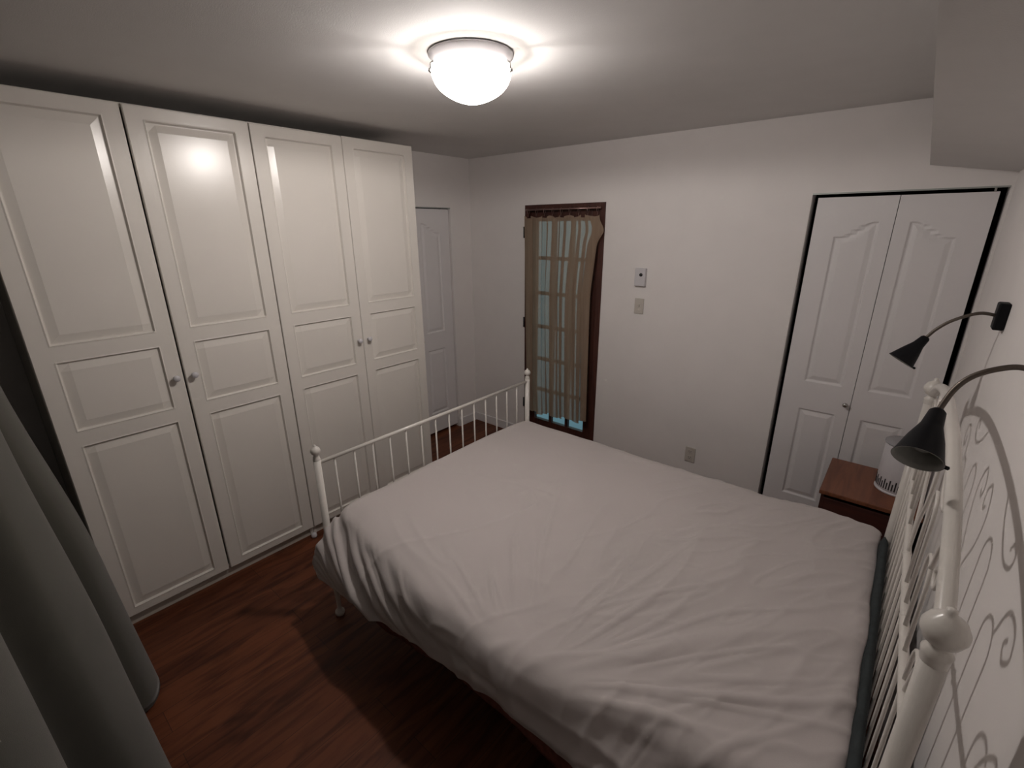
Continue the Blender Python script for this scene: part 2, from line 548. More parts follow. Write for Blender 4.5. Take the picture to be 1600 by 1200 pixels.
for zz in (1.80, 0.30, 1.05):
    lathe('hinge', [(0, 0), (0.007, 0.002), (0.007, 0.088), (0, 0.09)], (x0 - 0.002, YB - 0.010, zz), MDKP, d3)

# rod, rings and beige curtain of the glazed door
rod = thing('curtain_rod', 'thin curtain rod across the top of the glazed door', 'curtain rod', (0.46, YB - 0.03, 2.015))
tube('rod', [(0.128, YB - 0.03, 2.016), (0.800, YB - 0.03, 2.016)], 0.006, MBRASS, rod, 12)
for xx in (0.134, 0.794):
    tube('bracket', [(xx, YB + 0.0, 2.016), (xx, YB - 0.03, 2.016)], 0.005, MBRASS, rod, 10)
    lathe('end_cap', [(0, -0.006), (0.009, -0.003), (0.009, 0.003), (0, 0.006)], (xx - 0.010 if xx < 0.4 else xx + 0.010, YB - 0.03, 2.016), MBRASS, rod, (1, 0, 0), 16)
ringx = [0.146 + 0.0795 * k for k in range(9)]
NR = len(ringx)
cr = thing('door_curtain', 'thin beige curtain hanging in folds over the glazed door', 'curtain', (0.46, YB - 0.04, 0.30))
def curtx(s, z):
    """s 0..1 across the cloth, z height"""
    t = (1.96 - z) / 1.66
    xl = 0.108 + 0.025 * min(1, t * 1.2) + 0.10 * max(0, t - 0.86)
    xr = 0.800 + 0.045 * math.exp(-((z - 1.86) / 0.06) ** 2) * s ** 8 - 0.045 * min(1, max(0, (1.85 - z) / 0.45)) + 0.025 * max(0, (1.2 - z))
    return xl + (xr - xl) * s
NX, NZ = 420, 80
V = []; F = []
for j in range(NZ + 1):
    for i in range(NX + 1):
        s = i / NX
        sag = 0.020 * abs(math.sin(s * PI * (NR - 1)))
        tt = j / NZ
        zbot = 0.30 + 0.012 * math.sin(s * 21) - 0.035 * max(0, (0.5 - s)) + 0.03 * s * s * s
        z = (1.972 - sag * (1 - tt)) * (1 - tt) + zbot * tt
        x = curtx(s, z)
        fold = math.sin(s * PI * 2 * (NR - 1) + 0.5 * math.sin(z * 0.9)) * 0.013 * (0.5 + 0.5 * tt)
        fold += noise.noise(Vector((s * 16, z * 0.7, 3.1))) * 0.016 + noise.noise(Vector((s * 42, z * 1.0, 9.1))) * 0.007
        amp = 0.013 + 0.022 * (0.5 + 0.9 * noise.noise(Vector((s * 7.0, z * 0.5, 17.0)))) * (1 - 0.75 * math.exp(-((s - 0.17) / 0.09) ** 2))
        amp *= min(1, s / 0.05) * min(1, (1 - s) / 0.05)
        x += amp * math.cos(s * PI * 2 * (NR - 1) * 1.5 + 0.5 * math.sin(z * 0.9) + 3 * noise.noise(Vector((s * 3, z * 0.12, 2.0))))
        V.append((x, YB - 0.038 + fold, z))
for j in range(NZ):
    for i in range(NX):
        a = j * (NX + 1) + i
        F.append((a, a + 1, a + NX + 2, a + NX + 1))
pyd('curtain_cloth', V, F, MSHEER, cr, True)
for k, xx in enumerate(ringx):
    bm = bmesh.new()
    c = Vector((xx, YB - 0.03, 2.0055))
    addtube(bm, [c + Vector((0, math.cos(a) * 0.013, math.sin(a) * 0.0195)) for a in np.linspace(0, 2 * PI, 17)], 0.0018, 8)
    addtube(bm, [c + Vector((0, 0, -0.016)), c + Vector((0, -0.004, -0.040))], 0.0022, 6)
    bmo('curtain_ring', bm, MBRASS, cr)

# ------------------------------------------------------------------ switches on the back wall
t = thing('thermostat', 'white wall thermostat with a small dark dial above the light switch', 'thermostat', (1.15, YB, 1.54))
box('case', 1.108, 1.188, YB - 0.028, YB, 1.482, 1.606, MPLW, t, 0.005, 3)
lathe('dial', [(0.0, 0.005), (0.011, 0.0045), (0.012, 0)], (1.156, YB - 0.028, 1.562), MDKP, t, (0, -1, 0), 24)
t = thing('light_switch', 'ivory light switch plate just below the thermostat', 'switch', (1.15, YB, 1.34))
box('plate', 1.114, 1.184, YB - 0.007, YB, 1.282, 1.393, MPLI, t, 0.003, 2)
box('toggle', 1.143, 1.155, YB - 0.018, YB - 0.006, 1.333, 1.352, MPLI, t, 0.002, 2)
t = thing('wall_outlet', 'pale double electrical outlet low on the wall near the bifold closet', 'outlet', (1.64, YB, 0.3))
box('plate', 1.604, 1.676, YB - 0.007, YB, 0.243, 0.357, MPLI, t, 0.003, 2)
for zz in (0.277, 0.323):
    bm = bmesh.new()
    addbox(bm, 1.622, 1.658, YB - 0.0085, YB - 0.006, zz - 0.015, zz + 0.015, 0.002)
    so = bmo('socket', bm, MPLI, t)
    bm = bmesh.new()
    for dx in (-0.007, 0.007):
        addbox(bm, 1.640 + dx - 0.0012, 1.640 + dx + 0.0012, YB - 0.0090, YB - 0.008, zz - 0.001, zz + 0.009)
    addbox(bm, 1.6375, 1.6425, YB - 0.0090, YB - 0.008, zz - 0.010, zz - 0.005)
    bmo('socket_slot', bm, MDKP, so)

# ------------------------------------------------------------------ wardrobes
def panel_door(y0, y1, z0, z1, parent, hinge_left):
    """front at x=0 facing +x, three raised panels; returns object"""
    W = y1 - y0
    PZ = [(0.100, 0.990), (1.052, 1.368), (1.430, 2.328)]
    u0, u1 = 0.062, W - 0.062
    def keys(a, b): return [a, a + 0.005, a + 0.011, a + 0.0145, a + 0.046, b - 0.046, b - 0.0145, b - 0.011, b - 0.005, b]
    us = [0, 0.003] + keys(u0, u1) + [W - 0.003, W]
    vs = [z0, z0 + 0.003]
    for a, b in PZ: vs += keys(a, b)
    vs += [z1 - 0.003, z1]
    def prof(d):
        P = [(0, 0), (0.005, 0.0015), (0.011, -0.010), (0.0145, -0.010), (0.046, -0.0035), (9, -0.0035)]
        for (a, h), (b, g) in zip(P, P[1:]):
            if d <= b: return h + (g - h) * (d - a) / (b - a)
    V = []; F = []
    for v in vs:
        for u in us:
            d = 0
            for a, b in PZ:
                if a <= v <= b and u0 <= u <= u1:
                    d = min(u - u0, u1 - u, v - a, b - v)
            dep = prof(d) if d > 1e-6 else 0.0
            if u in (0, W) or v in (z0, z1): dep = -0.003
            V.append((dep, y0 + u, v))
    n = len(us)
    for j in range(len(vs) - 1):
        for i in range(n - 1):
            q = (j * n + i, j * n + i + 1, (j + 1) * n + i + 1, (j + 1) * n + i)
            F.append(q)
    c = len(V)
    for a, b in ((y0, z0), (y1, z0), (y1, z1), (y0, z1)): V.append((-0.003, a, b))
    for a, b in ((y0, z0), (y1, z0), (y1, z1), (y0, z1)): V.append((-0.019, a, b))
    for k in range(4): F.append((c + k, c + 4 + k, c + 4 + (k + 1) % 4, c + (k + 1) % 4))
    F.append((c + 7, c + 6, c + 5, c + 4))
    d = pyd('door', V, F, MWARD, parent)
    ky = y1 - 0.034 if hinge_left else y0 + 0.034
    lathe('knob', [(0.008, -0.002), (0.0085, 0.004), (0.006, 0.010), (0.009, 0.016), (0.0145, 0.021), (0.0155, 0.027), (0.012, 0.032), (0, 0.034)],
          (0, ky, 1.205), MPLW, d, (1, 0, 0), 24)
    return d

def wardrobe(y0, y1, label, gap, ztop):
    r = thing('wardrobe', label, 'wardrobe', (-0.27, (y0 + y1) / 2, 0), 'white panelled wardrobes along the left wall')
    bm = bmesh.new()
    xb, xf = XL + 0.004, -0.021
    addbox(bm, xb, xf, y0 + 0.001, y0 + 0.019, 0.0, 2.383)
    addbox(bm, xb, xf, y1 - 0.019, y1 - 0.001, 0.0, 2.383)
    addbox(bm, xb, xf, y0 + 0.019, y1 - 0.019, 2.365, 2.383)
    addbox(bm, xb, xf, y0 + 0.019, y1 - 0.019, 0.06, 0.078)
    addbox(bm, xb, xb + 0.006, y0 + 0.019, y1 - 0.019, 0.078, 2.365)
    bmo('carcass', bm, MWARD, r)
    box('plinth', -0.045, -0.027, y0 + 0.019, y1 - 0.019, 0.0, 0.06, MWPLINTH, r)
    ym = (y0 + y1) / 2
    panel_door(y0 + 0.0015, ym - gap, 0.062, ztop[0], r, True)
    panel_door(ym + gap, y1 - 0.0015, 0.062, ztop[1], r, False)
    return r
wardrobe(0.0, 0.999, 'off-white wardrobe nearest the grey-green curtain, dark gap between its doors', 0.0045, (2.379, 2.378))
wr = wardrobe(1.001, 2.0, 'off-white wardrobe behind the bed foot, beside the narrow bifold door', 0.0012, (2.376, 2.381))
lathe('adjustable_foot', [(0, 0), (0.017, 0.001), (0.018, 0.010), (0.016, 0.024), (0.010, 0.030), (0, 0.031)], (0.012, 0.985, 0.0), MPLW, wr, (0, 0, 1), 20)
box('hinge_bumper', -0.02, -0.004, 2.0, 2.006, 1.085, 1.10, MWPLINTH, wr, 0.001)

# ------------------------------------------------------------------ bed
XFB, XHB, YN, YFAR = 0.717, 2.785, 0.749, 2.299
bed = thing('bed', 'white metal bed frame with spindle footboard and scrolled headboard', 'bed', ((XFB + XHB) / 2, (YN + YFAR) / 2, 0))
def post(x, y, ztop, r, scale, name):
    prof = [(0, 0), (r * 1.25, 0.001), (r * 1.45, 0.012), (r * 1.35, 0.024), (r * 0.7, 0.034), (r * 0.62, 0.05), (r * 0.75, 0.12), (r * 0.95, 0.20), (r, 0.26), (r, ztop), (0, ztop)]
    p = lathe(name, prof, (x, y, 0), MBED, bed, n=24)
    s = scale
    fin = [(r, -0.001), (r * 1.05, 0.004 * s), (0.0155 * s, 0.010 * s), (0.017 * s, 0.016 * s), (0.012 * s, 0.023 * s), (0.0105 * s, 0.027 * s), (0.019 * s, 0.034 * s), (0.0245 * s, 0.046 * s),
           (0.0245 * s, 0.054 * s), (0.019 * s, 0.066 * s), (0.009 * s, 0.073 * s), (0.006 * s, 0.077 * s), (0.006 * s, 0.081 * s), (0.0, 0.085 * s)]
    lathe('finial', fin, (x, y, ztop), MBED, p, n=28)
for y in (YN, YFAR):
    post(XFB, y, 0.885, 0.0165, 0.9, 'foot_post')
    post(XHB, y + (0.012 if y < 1 else 0), 1.200, 0.019, 1.30, 'head_post')
tube('top_rail', [(XFB, YN, 0.868), (XFB, YFAR, 0.868)], 0.0095, MBED, bed, 14)
tube('lower_rail', [(XFB, YN, 0.33), (XFB, YFAR, 0.33)], 0.0095, MBED, bed, 14)
ys = [0.834 + 0.1037 * k for k in range(14)]
for y in ys:
    tube('spindle', [(XFB, y, 0.33), (XFB, y, 0.868)], 0.0048, MBED, bed, 8)
# headboard
def arch_z(y):
    t = (y - 1.524) / 0.775
    return 1.243 + 0.152 * (1 - abs(t) ** 2.4)
def sag_z(y):
    t = (y - 1.524) / 0.775
    return 0.945 + 0.062 * abs(t) ** 1.8
Y0, Y1 = YN + 0.012, YFAR
yy = np.linspace(Y0, Y1, 48)
tube('head_arch', [(XHB, y, arch_z(y)) for y in yy], 0.0145, MBED, bed, 16)
tube('curved_rail', [(XHB, y, sag_z(y)) for y in yy], 0.0100, MBED, bed, 12)
tube('head_lower_rail', [(XHB, Y0, 0.40), (XHB, Y1, 0.40)], 0.0095, MBED, bed, 12)
for y in ys:
    tube('head_spindle', [(XHB, y, 0.40), (XHB, y, sag_z(y))], 0.0044, MBED, bed, 8)
def hoop(yc, wd, zt):
    P = [(XHB, yc - wd, sag_z(yc - wd)), (XHB, yc - wd, zt - wd * 1.3)]
    for a in np.linspace(PI, 0, 11)[1:-1]:
        P.append((XHB, yc + math.cos(a) * wd, zt - wd * 1.3 + math.sin(a) * wd * 1.3))
    P += [(XHB, yc + wd, zt - wd * 1.3), (XHB, yc + wd, sag_z(yc + wd))]
    tube('hoop', P, 0.0046, MBED, bed, 8)
for yc, zt in ((0.886, 1.10), (1.093, 1.20), (1.30, 1.26), (1.7485, 1.26), (1.955, 1.20), (2.16, 1.10)):
    hoop(yc, 0.052, zt)
def scroll(pts, r=0.0048):
    tube('scroll', spline([(XHB, a, b) for a, b in pts], 8), r, MBED, bed, 8)
def spiral(c, r0, turns, sgn, start):
    P = []
    for k in range(26):
        a = start + sgn * turns * 2 * PI * k / 25
        r = r0 * (1 - 0.72 * k / 25)
        P.append((c[0] + math.cos(a) * r, c[1] + math.sin(a) * r))
    return P
for sg in (-1, 1):
    m = lambda L: [(1.524 + sg * (a), b) for a, b in L]
    scroll(m([(0.0, sag_z(1.524)), (0.02, 1.06), (0.085, 1.17), (0.10, 1.26), (0.06, 1.32), (0.02, 1.29), (0.03, 1.25), (0.055, 1.262)]))
    scroll(m([(0.20, arch_z(1.724)), (0.26, 1.33), (0.34, 1.29), (0.40, 1.30), (0.415, 1.335), (0.385, 1.345), (0.37, 1.325)]))
    scroll(m([(0.46, 1.19), (0.50, 1.27), (0.56, 1.275), (0.585, 1.235), (0.555, 1.205), (0.53, 1.225), (0.545, 1.243)]))
    scroll(m([(0.62, sag_z(2.144)), (0.655, 1.08), (0.70, 1.13), (0.735, 1.10), (0.72, 1.06), (0.695, 1.075)]))
for yc in (1.525, 1.196, 1.852):
    lathe('rosette', [(0, -0.012), (0.013, -0.008), (0.016, 0), (0.013, 0.008), (0, 0.012)], (XHB, yc, sag_z(yc)), MBED, bed, (1, 0, 0), 20)
for y in (YN + 0.012, YFAR - 0.012):
    box('side_rail', XFB + 0.01, XHB - 0.01, y - 0.011, y + 0.011, 0.300, 0.345, MBED, bed, 0.003)
tube('middle_beam', [(XFB, 1.524, 0.318), (XHB, 1.524, 0.318)], 0.014, MBED, bed, 10)
lathe('middle_leg', [(0, 0), (0.018, 0.001), (0.018, 0.02), (0.012, 0.03), (0.012, 0.31)], (1.75, 1.524, 0), MBED, bed, n=16)
for k in range(14):
    x = XFB + 0.12 + k * 0.143
    box('slat', x, x + 0.06, YN + 0.024, YFAR - 0.024, 0.330, 0.343, MPINE, bed)

# mattress
mt = thing('mattress', 'dark mattress lying under the large pale duvet on the white metal bed', 'mattress', (1.75, 1.524, 0.346))
box('mattress_body', 0.760, 2.776, 0.835, 2.240, 0.346, 0.560, MMATT, mt, 0.035, 5)

tc_pts = [(2.7615, 0.90 + 1.27 * k / 60) for k in range(61)]
bm = bmesh.new()
rings = []
for k, (x, y) in enumerate(tc_pts):
    e = min(1.0, min(k, 60 - k) / 4 + 0.3)
    ring = []
    for q in range(20):
        a = 2 * PI * q / 20
        rx = 0.0155 * e * (1 + 0.10 * noise.noise(Vector((y * 9, q * 0.4, 0))))
        rz = 0.034 * e * (1 + 0.22 * noise.noise(Vector((y * 7, 5, 0))))
        ring.append(bm.verts.new((x + math.cos(a) * rx, y, 0.615 + math.sin(a) * rz)))
    rings.append(ring)
for a_, b_ in zip(rings, rings[1:]):
    for q in range(20):
        f = bm.faces.new((a_[q], a_[(q + 1) % 20], b_[(q + 1) % 20], b_[q])); f.smooth = True
bm.faces.new(rings[0][::-1]); bm.faces.new(rings[-1])
tag(bmo('rolled_cloth', bm, MMATT), 'dark slate cloth tucked upright between the duvet edge and headboard bars', 'cloth')

# ------------------------------------------------------------------ duvet
def sm(t):
    t = max(0.0, min(1.0, t)); return t * t * (3 - 2 * t)
def interp(x, tab):
    for (a, p), (b, q) in zip(tab, tab[1:]):
        if x <= b: 
            t = max(0, (x - a) / (b - a)); return p + (q - p) * sm(t)
    return tab[-1][1]
CREASE = [(0.72, 0.83), (0.85, 0.80), (1.1, 0.765), (1.55, 0.71), (1.85, 0.70), (2.1, 0.73), (2.35, 0.79), (2.6, 0.83), (2.8, 0.84)]
HEMZ = [(0.72, 0.340), (0.80, 0.295), (0.95, 0.300), (1.3, 0.360), (1.5, 0.405), (1.85, 0.430), (2.1, 0.405), (2.5, 0.36), (2.8, 0.34)]
HEMY = [(0.72, 0.668), (0.95, 0.668), (1.3, 0.672), (1.7, 0.672), (2.1, 0.680), (2.35, 0.705), (2.6, 0.73), (2.8, 0.74)]
FARE = [(0.72, 2.235), (1.3, 2.255), (1.65, 2.23), (2.25, 2.235), (2.56, 2.275), (2.8, 2.255)]
def section(x):
    """polyline (y,z) dense from far hem over top to near hem"""
    yc, yh, zh, yf = interp(x, CREASE), interp(x, HEMY), interp(x, HEMZ), interp(x, FARE)
    zt = 0.612
    P = [(yf + 0.035, 0.39), (yf + 0.035, 0.46), (yf + 0.033, 0.53), (yf + 0.018, 0.577), (yf - 0.03, 0.602), (yf - 0.10, zt)]
    ym = 1.5
    P += [(ym + 0.35, zt + 0.010), (ym, zt + 0.014), (ym - 0.3, zt + 0.012)]
    P += [(yc + 0.16, zt + 0.010), (yc + 0.05, zt + 0.006), (yc, zt - 0.012), (yc - 0.028, zt - 0.055)]
    P += [((yc - 0.028) * 0.30 + yh * 0.70, zt - 0.062 + (zh - zt + 0.062) * 0.38), (yh - 0.004, zh + (zt - zh) * 0.25), (yh, zh)]
    S_ = spline([(0, a, b) for a, b in P], 10)
    L = [0]
    for a, b in zip(S_, S_[1:]): L.append(L[-1] + (b - a).length)
    return S_, L
NXD, NSD = 420, 420
X0D, X1D = 0.742, 2.748
def pt(S_, L, f):
    d = f * L[-1]
    lo, hi = 0, len(L) - 1
    while hi - lo > 1:
        m_ = (lo + hi) // 2
        if L[m_] <= d: lo = m_
        else: hi = m_
    t = (d - L[lo]) / max(1e-9, L[hi] - L[lo])
    p = S_[lo].lerp(S_[hi], t)
    def tg(k):
        a_, b_ = max(0, k - 3), min(len(L) - 1, k + 3)
        return (S_[b_] - S_[a_]).normalized()
    n = tg(lo).lerp(tg(hi), t).normalized()
    return p.y, p.z, Vector((0, n.z, -n.y))
def ridge(v, k=2.0):
    return (1 - abs(noise.noise(v)) * 1.9) ** k if abs(noise.noise(v)) < 0.52 else 0.0
def wrinkle(x, y, side, s):
    d = 0.010 * noise.noise(Vector((x * 2.1, y * 2.1, 1.7))) + 0.0045 * noise.noise(Vector((x * 6, y * 6, 5.2)))
    # folds fanning out from the near edge toward the head end
    px, py = x - 1.98, y - 0.66
    r = math.hypot(px, py) + 1e-6
    a = math.atan2(py, px)
    fan = ridge(Vector((a * 4.2, r * 0.9, 4.4)), 4) * sm((r - 0.10) / 0.3) * (1 - sm((r - 0.9) / 0.7)) * sm((1.9 - a) / 0.9)
    d += 0.013 * fan
    fan2 = ridge(Vector((a * 8, r * 1.4, 14.4)), 4) * sm((r - 0.22) / 0.2) * (1 - sm((r - 0.6) / 0.6))
    d += 0.007 * fan2
    # small pucker in the middle
    qx, qy = x - 1.36, y - 1.52
    rq = math.hypot(qx, qy) + 1e-6
    aq = math.atan2(qy, qx)
    pk = ridge(Vector((math.cos(aq) * 2.6, math.sin(aq) * 2.6, 8.1 + rq)), 4) * math.exp(-((rq - 0.10) / 0.13) ** 2)
    d += 0.0050 * pk * (0.5 + noise.noise(Vector((x * 5, y * 5, 61.0)))) - 0.006 * math.exp(-(rq / 0.05) ** 2)
    # fine wrinkles in the head-end half, roughly along the diagonal
    u = x * 0.82 - y * 0.57; v = x * 0.57 + y * 0.82
    d += 0.0065 * ridge(Vector((u * 7.5, v * 2.2, 2.2)), 6) * sm((x - 1.4) / 0.8)
    d += 0.0035 * ridge(Vector((u * 15, v * 5, 12.2)), 5) * sm((x - 1.7) / 0.7)
    # long soft diagonal creases
    d += 0.005 * ridge(Vector((u * 2.8, v * 1.0, 22.2)), 7)
    # crumpled patch on the near edge
    cp = math.exp(-(((x - 1.78) / 0.20) ** 2 + ((y - 0.70) / 0.07) ** 2))
    d += 0.012 * cp * ridge(Vector((x * 9, y * 9 + s * 9, 51.0)), 2)
    # drapery on the hanging side
    if side > 0:
        k = sm(side)
        foot = 1 - sm((x - 1.15) / 0.5)
        g = ridge(Vector(((x - s * 2.4) * 4.6, s * 0.8, 31.0)), 3)
        g3 = ridge(Vector(((x - s * 2.0) * 11, s * 1.0, 71.0)), 3)
        d += k * foot * (0.033 * g + 0.006 * g3)
        wq = s + 0.05 * noise.noise(Vector((x * 4, s * 4, 3.0)))
        g2 = ridge(Vector((x * 1.6, wq * 7.0, 41.0)), 4)
        d += k * 0.012 * g2 * (1 - foot)
        d += k * 0.010 * noise.noise(Vector((x * 6, s * 7, 44.0))) * (1 - foot)
        d -= k * 0.012
    return d
V = []; F = []
for i in range(NXD + 1):
    fx = i / NXD
    x = X0D + (X1D - X0D) * fx
    S_, L = section(x)
    for j in range(NSD + 1):
        f = j / NSD
        y, z, n = pt(S_, L, f)
        yc = interp(x, CREASE)
        side = (yc + 0.03 - y) / 0.10
        sdn = max(0.0, 0.60 - z) if y < 1.2 else 0.0
        d = wrinkle(x, y, side, sdn)
        if y > 2.2 and z < 0.57: d *= 0.4
        off = n
        # round down the foot and head edges
        ef = (x - X0D); eh = (X1D - x)
        zz = z + off.z * d; y2 = y + off.y * d
        xx = x
        drop = 0.0
        if ef < 0.05: drop += 0.045 * (1 - math.sqrt(max(0, 1 - ((0.05 - ef) / 0.05) ** 2)))
        if eh < 0.045: drop += 0.022 * (1 - math.sqrt(max(0, 1 - ((0.045 - eh) / 0.045) ** 2)))
        if y > 0.8: zz -= drop
        if zz < 0.588 and 0.88 < y < 2.22: zz = 0.588 - 0.15 * (0.588 - zz)
        # foot corner flare, wavy head edge
        flare = max(0.0, 0.60 - z) if y < 1.0 else 0
        xx += (1 - fx) ** 6 * (-0.16 * flare)
        xx += fx ** 10 * (0.005 * noise.noise(Vector((y * 5, 3, 3))))
        V.append((xx, y2, zz))
for i in range(NXD):
    for j in range(NSD):
        a = i * (NSD + 1) + j
        F.append((a, a + NSD + 1, a + NSD + 2, a + 1))
# relax the cloth a little so no crease is sharper than the weave allows
_g = np.array(V, float).reshape(NXD + 1, NSD + 1, 3)
for _ in range(2):
    _h = _g.copy()
    _h[1:-1, 1:-1] = (_g[1:-1, 1:-1] * 4 + _g[:-2, 1:-1] + _g[2:, 1:-1] + _g[1:-1, :-2] + _g[1:-1, 2:]) / 8
    _g = _h
V = [tuple(a) for a in _g.reshape(-1, 3)]
# skirts at the foot and head ends
n0 = NSD + 1
def skirt(row, dx, dz):
    base = len(V)
    js = [j for j in range(n0) if 0.78 < V[row * n0 + j][1] < 2.27]
    for j in js:
        a = V[row * n0 + j]
        wv = noise.noise(Vector((a[1] * 7, row, 0.3))) * 0.006
        V.append((a[0] + dx * 0.6 + wv * 0.3, a[1], a[2] - dz * 0.5))
        V.append((a[0] + dx + wv, a[1], a[2] - dz))
    for k in range(len(js) - 1):
        a, b = row * n0 + js[k], row * n0 + js[k + 1]
        p, q = base + 2 * k, base + 2 * k + 2
        F.append((a, b, q, p)); F.append((p, q, q + 1, p + 1))
skirt(0, -0.004, 0.10)
skirt(NXD, 0.001, 0.014)
dv = pyd('duvet', V, F, MDUVET, None, True)
so = dv.modifiers.new('thickness', 'SOLIDIFY'); so.thickness = 0.010; so.offset = -1
tag(dv, 'large pale crumpled duvet spread over the whole bed', 'duvet')

# rust coloured blanket edge under the duvet on the near side
V = []; F = []
LZ = [(0.78, 0.30), (1.06, 0.262), (1.2, 0.252), (1.4, 0.29), (1.6, 0.335), (1.9, 0.335), (2.1, 0.30), (2.6, 0.29)]
NB = 140
for i in range(NB + 1):
    x = 0.98 + 1.32 * i / NB
    zb = interp(x, LZ) + 0.006 * noise.noise(Vector((x * 9, 0, 0)))
    for k in range(13):
        t_ = k / 12
        z = 0.52 + (zb - 0.52) * t_
        y = 0.722 - 0.014 * t_ + 0.005 * noise.noise(Vector((x * 8, z * 3, 2.0)))
        V.append((x, y, z))
for i in range(NB):
    for k in range(12):
        a = i * 13 + k
        F.append((a, a + 13, a + 14, a + 1))
bl = pyd('blanket', V, F, MRUST, None, True)
so = bl.modifiers.new('thickness', 'SOLIDIFY'); so.thickness = 0.004
tag(bl, 'rust brown blanket edge hanging below the duvet on the near side', 'blanket')

# ------------------------------------------------------------------ nightstand and air purifier
ns = thing('nightstand', 'dark red wooden nightstand with a lighter knotty pine top beyond the bed', 'nightstand', (2.68, 2.71, 0))
ZN = 0.60
box('top', 2.482, 2.892, 2.485, 2.945, ZN - 0.022, ZN, MPINE, ns, 0.004)
bm = bmesh.new()
addbox(bm, 2.492, 2.506, 2.500, 2.930, 0.0, ZN - 0.022)
addbox(bm, 2.868, 2.882, 2.500, 2.930, 0.0, ZN - 0.022)
addbox(bm, 2.506, 2.868, 2.918, 2.930, 0.04, ZN - 0.022)
addbox(bm, 2.506, 2.868, 2.510, 2.918, 0.04, 0.052)
bmo('case', bm, MMAHO, ns)
for nm, z0_, z1_ in (('drawer', 0.400, 0.560), ('drawer', 0.225, 0.390), ('drawer', 0.055, 0.215)):
    dr = box(nm, 2.506, 2.868, 2.494, 2.506, z0_, z1_, MMAHO, ns, 0.002)
    lathe('knob', [(0.006, 0), (0.007, 0.008), (0.014, 0.015), (0.014, 0.020), (0, 0.024)], (2.685, 2.494, (z0_ + z1_) / 2), MDKP, dr, (0, -1, 0), 20)

ap = thing('air_purifier', 'white cylindrical air purifier with dark slots standing on the nightstand', 'air purifier', (2.785, 2.73, ZN))
RA = 0.092
lathe('body', [(0, 0.012), (RA * 0.96, 0.013), (RA, 0.022), (RA, 0.235), (RA * 0.97, 0.25), (RA * 0.80, 0.252), (RA * 0.78, 0.246), (0, 0.244)], (2.785, 2.73, ZN), MPLW, ap, n=64)
lathe('base_ring', [(0, 0), (RA * 1.0, 0.0), (RA * 1.03, 0.004), (RA * 1.03, 0.010), (RA * 0.98, 0.013), (0, 0.013)], (2.785, 2.73, ZN), MPLW, ap, n=64)
lathe('top_lip', [(RA * 0.99, 0.252), (RA * 1.05, 0.254), (RA * 1.05, 0.260), (RA * 0.6, 0.262), (0, 0.260)], (2.785, 2.73, ZN), mat('grey_plastic', (0.30, 0.29, 0.30), 0.5), ap, n=64)
for k in range(48):
    a = 2 * PI * k / 48
    hgt = 0.052 if k % 2 else 0.036
    bm = bmesh.new()
    addbox(bm, -0.0006, 0.0012, -0.0026, 0.0026, 0.024, 0.024 + hgt)
    bmesh.ops.transform(bm, matrix=Matrix.Translation((2.785, 2.73, ZN)) @ Matrix.Rotation(a, 4, 'Z') @ Matrix.Translation((RA, 0, 0)), verts=bm.verts)
    bmo('vent_slot', bm, MDKP, ap)

# ------------------------------------------------------------------ wall reading lamps
def reading_lamp(label, my, mz, pts, mouth, neck, s):
    r = thing('reading_lamp', label, 'lamp', (XR, my, mz), 'black gooseneck reading lamps on the headboard wall')
    box('wall_mount', XR - 0.030, XR, my - 0.030, my + 0.030, mz - 0.045, mz + 0.045, MSHADE, r, 0.005)
    tube('gooseneck', spline([(XR - 0.02, my, mz)] + pts + [neck], 10), 0.0056, MGOOSE, r, 12)
    ax = (Vector(mouth) - Vector(neck)).normalized()
    Ln = (Vector(mouth) - Vector(neck)).length
    R_ = 0.046 * s
    outer = [(0, -0.004), (0.010, -0.003), (0.0145, 0.003), (0.0185, Ln * 0.30), (0.0215, Ln * 0.38), (0.0305, Ln * 0.60), (R_ - 0.003, Ln * 0.93), (R_, Ln)]
    sh = lathe('shade', outer, neck, MSHADE, r, ax, 40)
    inner = [(R_ - 0.0005, Ln), (R_ - 0.0025, Ln), (R_ - 0.006, Ln * 0.90), (0.027, Ln * 0.6), (0.017, Ln * 0.38), (0, Ln * 0.36)]
    lathe('shade_lining', inner, neck, MSHIN, sh, ax, 40)
    lathe('bulb', [(0, Ln * 0.34), (0.010, Ln * 0.40), (0.016, Ln * 0.60), (0.018, Ln * 0.70), (0.013, Ln * 0.80), (0, Ln * 0.83)], neck, MSHIN, sh, ax, 20)
    # small switch knob on the rim
    side = ax.cross(Vector((0, 1, 0))).normalized()
    lathe('switch', [(0, 0), (0.004, 0.001), (0.004, 0.008), (0, 0.010)], Vector(neck) + ax * (Ln * 0.96) - side * (R_ - 0.002) * (1 if side.x < 0 else -1), MSHADE, sh, -side * (1 if side.x < 0 else -1), 12)
    return r
reading_lamp('black gooseneck reading lamp by the bifold closet, its whole wall mount visible', 2.125, 1.592,
             [(2.831, 2.122, 1.596), (2.772, 2.12, 1.566), (2.735, 2.12, 1.530)], (2.6585, 2.095, 1.402), (2.712, 2.12, 1.494), 0.98)
reading_lamp('large black gooseneck reading lamp close by, above the near end of the headboard', 1.165, 1.585,
             [(2.870, 1.16, 1.608), (2.829, 1.152, 1.624), (2.795, 1.145, 1.617), (2.762, 1.140, 1.596), (2.741, 1.132, 1.565)], (2.7105, 1.0277, 1.4404), (2.7265, 1.119, 1.519), 0.94)

